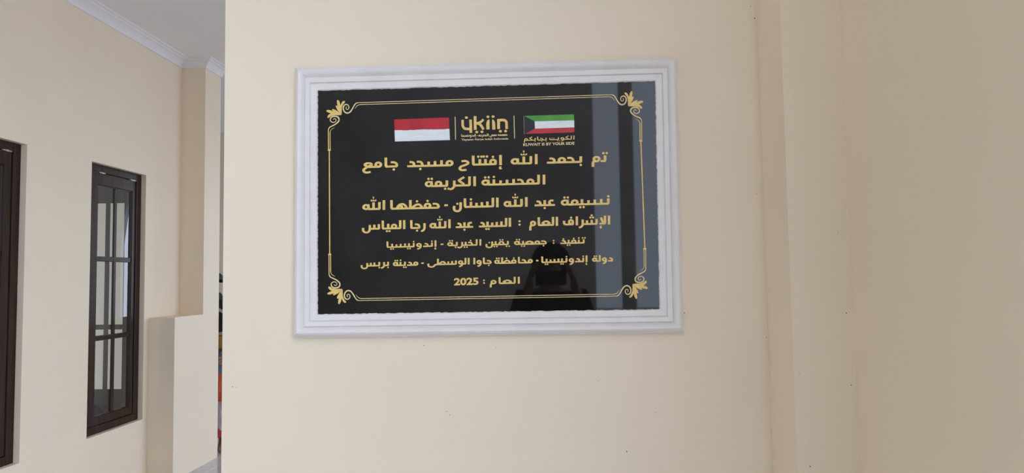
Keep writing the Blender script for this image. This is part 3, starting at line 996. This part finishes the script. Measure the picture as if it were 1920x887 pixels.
def top_nodes(h, arms, grow, hem, flare):
    N, Eg = [], []

    def add(p, r, par=None):
        N.append((p[0], p[1], p[2], r)); i = len(N) - 1
        if par is not None: Eg.append((par, i))
        return i
    ch = add((0, 0.0, .70 * h), .080 * h + grow)
    uc = add((0, 0.005 * h, .79 * h), .060 * h + grow, ch)
    add((0, 0.003 * h, .832 * h), .030 * h + grow, uc)
    sp = add((0, 0.004 * h, .60 * h), .076 * h + grow, ch)
    pe = add((0, 0, (.52 + hem) / 2 * h + .0), .086 * h + grow, sp)
    add((0, 0, hem * h), .086 * h + grow + flare, pe)
    for s in (-1, 1):
        sh = add((s * .108 * h, .004 * h, .795 * h), .038 * h + grow, uc)
        el, wr = arms[s]
        e = add(el, .028 * h + grow, sh)
        w = Vector(el).lerp(Vector(wr), .9)
        add(w, .022 * h + grow * .8, e)
    return N, Eg


# --- person standing in the doorway beyond the pilaster
PH = 1.43
pr = empty('person', (-2.672, 5.66, 0), math.radians(12))
tag(pr, 'person with black hair in blue-grey top and orange-red skirt standing behind the pilaster', 'person')
arms = {-1: ((-.150 * PH, .01 * PH, .64 * PH), (-.150 * PH, -.07 * PH, .535 * PH)), 1: ((.150 * PH, .01 * PH, .64 * PH), (.120 * PH, -.09 * PH, .56 * PH))}
hands = {-1: ((0, -.4, -1), (0, 1, -.4), (1, 0, 0)), 1: ((-.3, -.7, -.6), (0, .6, -.8), (-1, 0, 0))}
nd, eg = body_nodes(PH, arms, hands)
skin_mesh('body', nd, eg, M['skin'], pr)
face(pr, PH)
hair_cap(pr, PH, M['hair'], low=0.02, scale=0.93)
mb = MB(); lathe(mb, [(.050, 1.262), (.066, 1.250), (.078, 1.225), (.084, 1.195), (.080, 1.170), (.060, 1.165)], n=24, wave=.02)
tag(mb.build('neck_scarf', M['charcoal'], pr, True), 'dark neck scarf')
nd, eg = top_nodes(PH, arms, .012, .40, .02)
skin_mesh('blue_grey_top', nd, eg, M['blue_grey_cloth'], pr)
mb = MB(); lathe(mb, [(.155, .385), (.16, .42), (.158, .50), (.150, .58), (.14, .66)], wave=.03, sy=.8)
o = mb.build('orange_skirt', M['orange_cloth'], pr, True)
mb = MB(); lathe(mb, [(.158, .175), (.160, .25), (.159, .33), (.156, .40)], wave=.03, sy=.8)
tag(mb.build('lower_skirt', M['mauve_cloth'], pr, True), 'pale mauve lower skirt')
mb = MB(); lathe(mb, [(.150, .118), (.156, .15), (.156, .19)], wave=.02, sy=.8)
tag(mb.build('red_hem', M['red_cloth'], pr, True), 'red hem')
# shoulder bag carried on the near side
bag = empty('shoulder_bag', (-2.575, 5.525, 0.80), math.radians(12))
tag(bag, 'charcoal shoulder bag with beige strap carried by the person behind the pilaster', 'bag')
mb = MB()
pts = [(-.09, .02), (.09, .02), (.10, .16), (.04, .30), (-.05, .27), (-.10, .15)]
v = [(x, -.025, z + .13 - .02) for x, z in pts] + [(x, .025, z + .13 - .02) for x, z in pts]
k = len(pts)
mb.add(v, [tuple(range(k)), tuple(reversed(range(k, 2 * k)))] + [((i + 1) % k, i, i + k, (i + 1) % k + k) for i in range(k)])
mb.build('bag_body', M['charcoal'], bag, bevel=.012)
mb = MB(); mb.box(-.09, .09, -.027, .027, .02, .125)
tag(mb.build('lower_pocket', M['ochre_cloth'], bag, bevel=.012), 'ochre lower pocket')
for a, b, in (((-.12, .41), (.12, .27)), ((-.10, .118), (.10, .150))):
    mb = MB()
    d = Vector((b[0] - a[0], 0, b[1] - a[1])).normalized(); nrm = Vector((-d.z, 0, d.x)) * .011
    A3, B3 = Vector((a[0], 0, a[1])), Vector((b[0], 0, b[1]))
    q = [A3 - nrm, B3 - nrm, B3 + nrm, A3 + nrm]
    v = [(p.x, -.034, p.z) for p in q] + [(p.x, -.026, p.z) for p in q]
    mb.add(v, [(0, 1, 2, 3), (7, 6, 5, 4), (1, 0, 4, 5), (2, 1, 5, 6), (3, 2, 6, 7), (0, 3, 7, 4)])
    tag(mb.build('strap', M['beige_cloth'], bag, bevel=.002), 'beige strap')

# --- guessed sack, added to stand in for a dark shape in the window glass
sk = empty('sack', (-3.225, 4.86, 0))
tag(sk, 'shiny black plastic sack standing in for a dark shape in the lower window panes', 'sack')
mb = MB()
rs = random.Random(5)
n = 26
prof_ = [(.11, .002), (.16, .03), (.185, .14), (.18, .27), (.16, .39), (.125, .47), (.08, .52), (.045, .545)]
vs, fs = [], []
for j, (r, z) in enumerate(prof_):
    for i in range(n):
        a = 2 * math.pi * i / n
        rr = r * (1 + .07 * math.sin(5 * a + 1.3 * j) + rs.uniform(-.05, .05))
        vs.append((rr * math.cos(a), rr * math.sin(a), z))
for j in range(len(prof_) - 1):
    for i in range(n):
        k = (i + 1) % n
        fs.append((j * n + i, j * n + k, (j + 1) * n + k, (j + 1) * n + i))
fs.append(tuple(reversed(range(n))))
mb.add(vs, fs)
mb.build('sack_body', M['plastic'], sk, True)
mb = MB(); lathe(mb, [(.046, .542), (.030, .556), (.034, .570), (.062, .605), (.075, .625)], n=22, wave=.22)
o = mb.build('tied_neck', M['plastic'], sk, True)
sd = o.modifiers.new('thick', 'SOLIDIFY'); sd.thickness = .003

# --- photographer, seen only as a dark reflection in the granite
QH = 1.535
ph = empty('person', (0.05, -0.34, 0), math.pi)
tag(ph, 'person in black taking the photo, a dark reflection in the granite', 'person')
arms = {-1: ((-.150 * QH, -.06, .64 * QH), (-.124, -.235, 1.285)), 1: ((.150 * QH, -.06, .64 * QH), (.124, -.235, 1.285))}
hands = {-1: ((.1, -.30, .95), (.0, -.93, -.3), (1, 0, 0)), 1: ((-.1, -.30, .95), (.0, -.93, -.3), (-1, 0, 0))}
nd, eg = body_nodes(QH, arms, hands)
skin_mesh('body', nd, eg, M['skin'], ph)
face(ph, QH)
hair_cap(ph, QH, M['black_cloth'], 'headscarf', low=-1.0, scale=1.04)
nd, eg = top_nodes(QH, arms, .014, .42, .02)
skin_mesh('black_jacket', nd, eg, M['black_cloth'], ph)
mb = MB(); lathe(mb, [(.20, .03), (.19, .30), (.175, .60), (.15, .85)], wave=.02, sy=.8)
mb.build('long_skirt', M['black_cloth'], ph, True)
sp = empty('smartphone', (0.045, -0.019, 1.30))
tag(sp, 'black smartphone held sideways by the person taking the photo', 'phone')
mb = MB(); mb.box(-.082, .082, -.006, .004, .0, .078)
mb.build('phone_body', M['phone'], sp, bevel=.003)
for lx, lz in ((-.045, .044), (-.020, .044), (-.045, .062)):
    mb = MB()
    for (r, y0, y1) in ((.009, .004, .007),):
        n = 20
        v = [(lx + r * math.cos(2 * math.pi * i / n), y0, lz + r * math.sin(2 * math.pi * i / n)) for i in range(n)] + \
            [(lx + r * math.cos(2 * math.pi * i / n), y1, lz + r * math.sin(2 * math.pi * i / n)) for i in range(n)]
        mb.add(v, [tuple(range(n)), tuple(reversed(range(n, 2 * n)))] + [(i, (i + 1) % n, (i + 1) % n + n, i + n) for i in range(n)])
    mb.build('lens', M['lens'], sp)
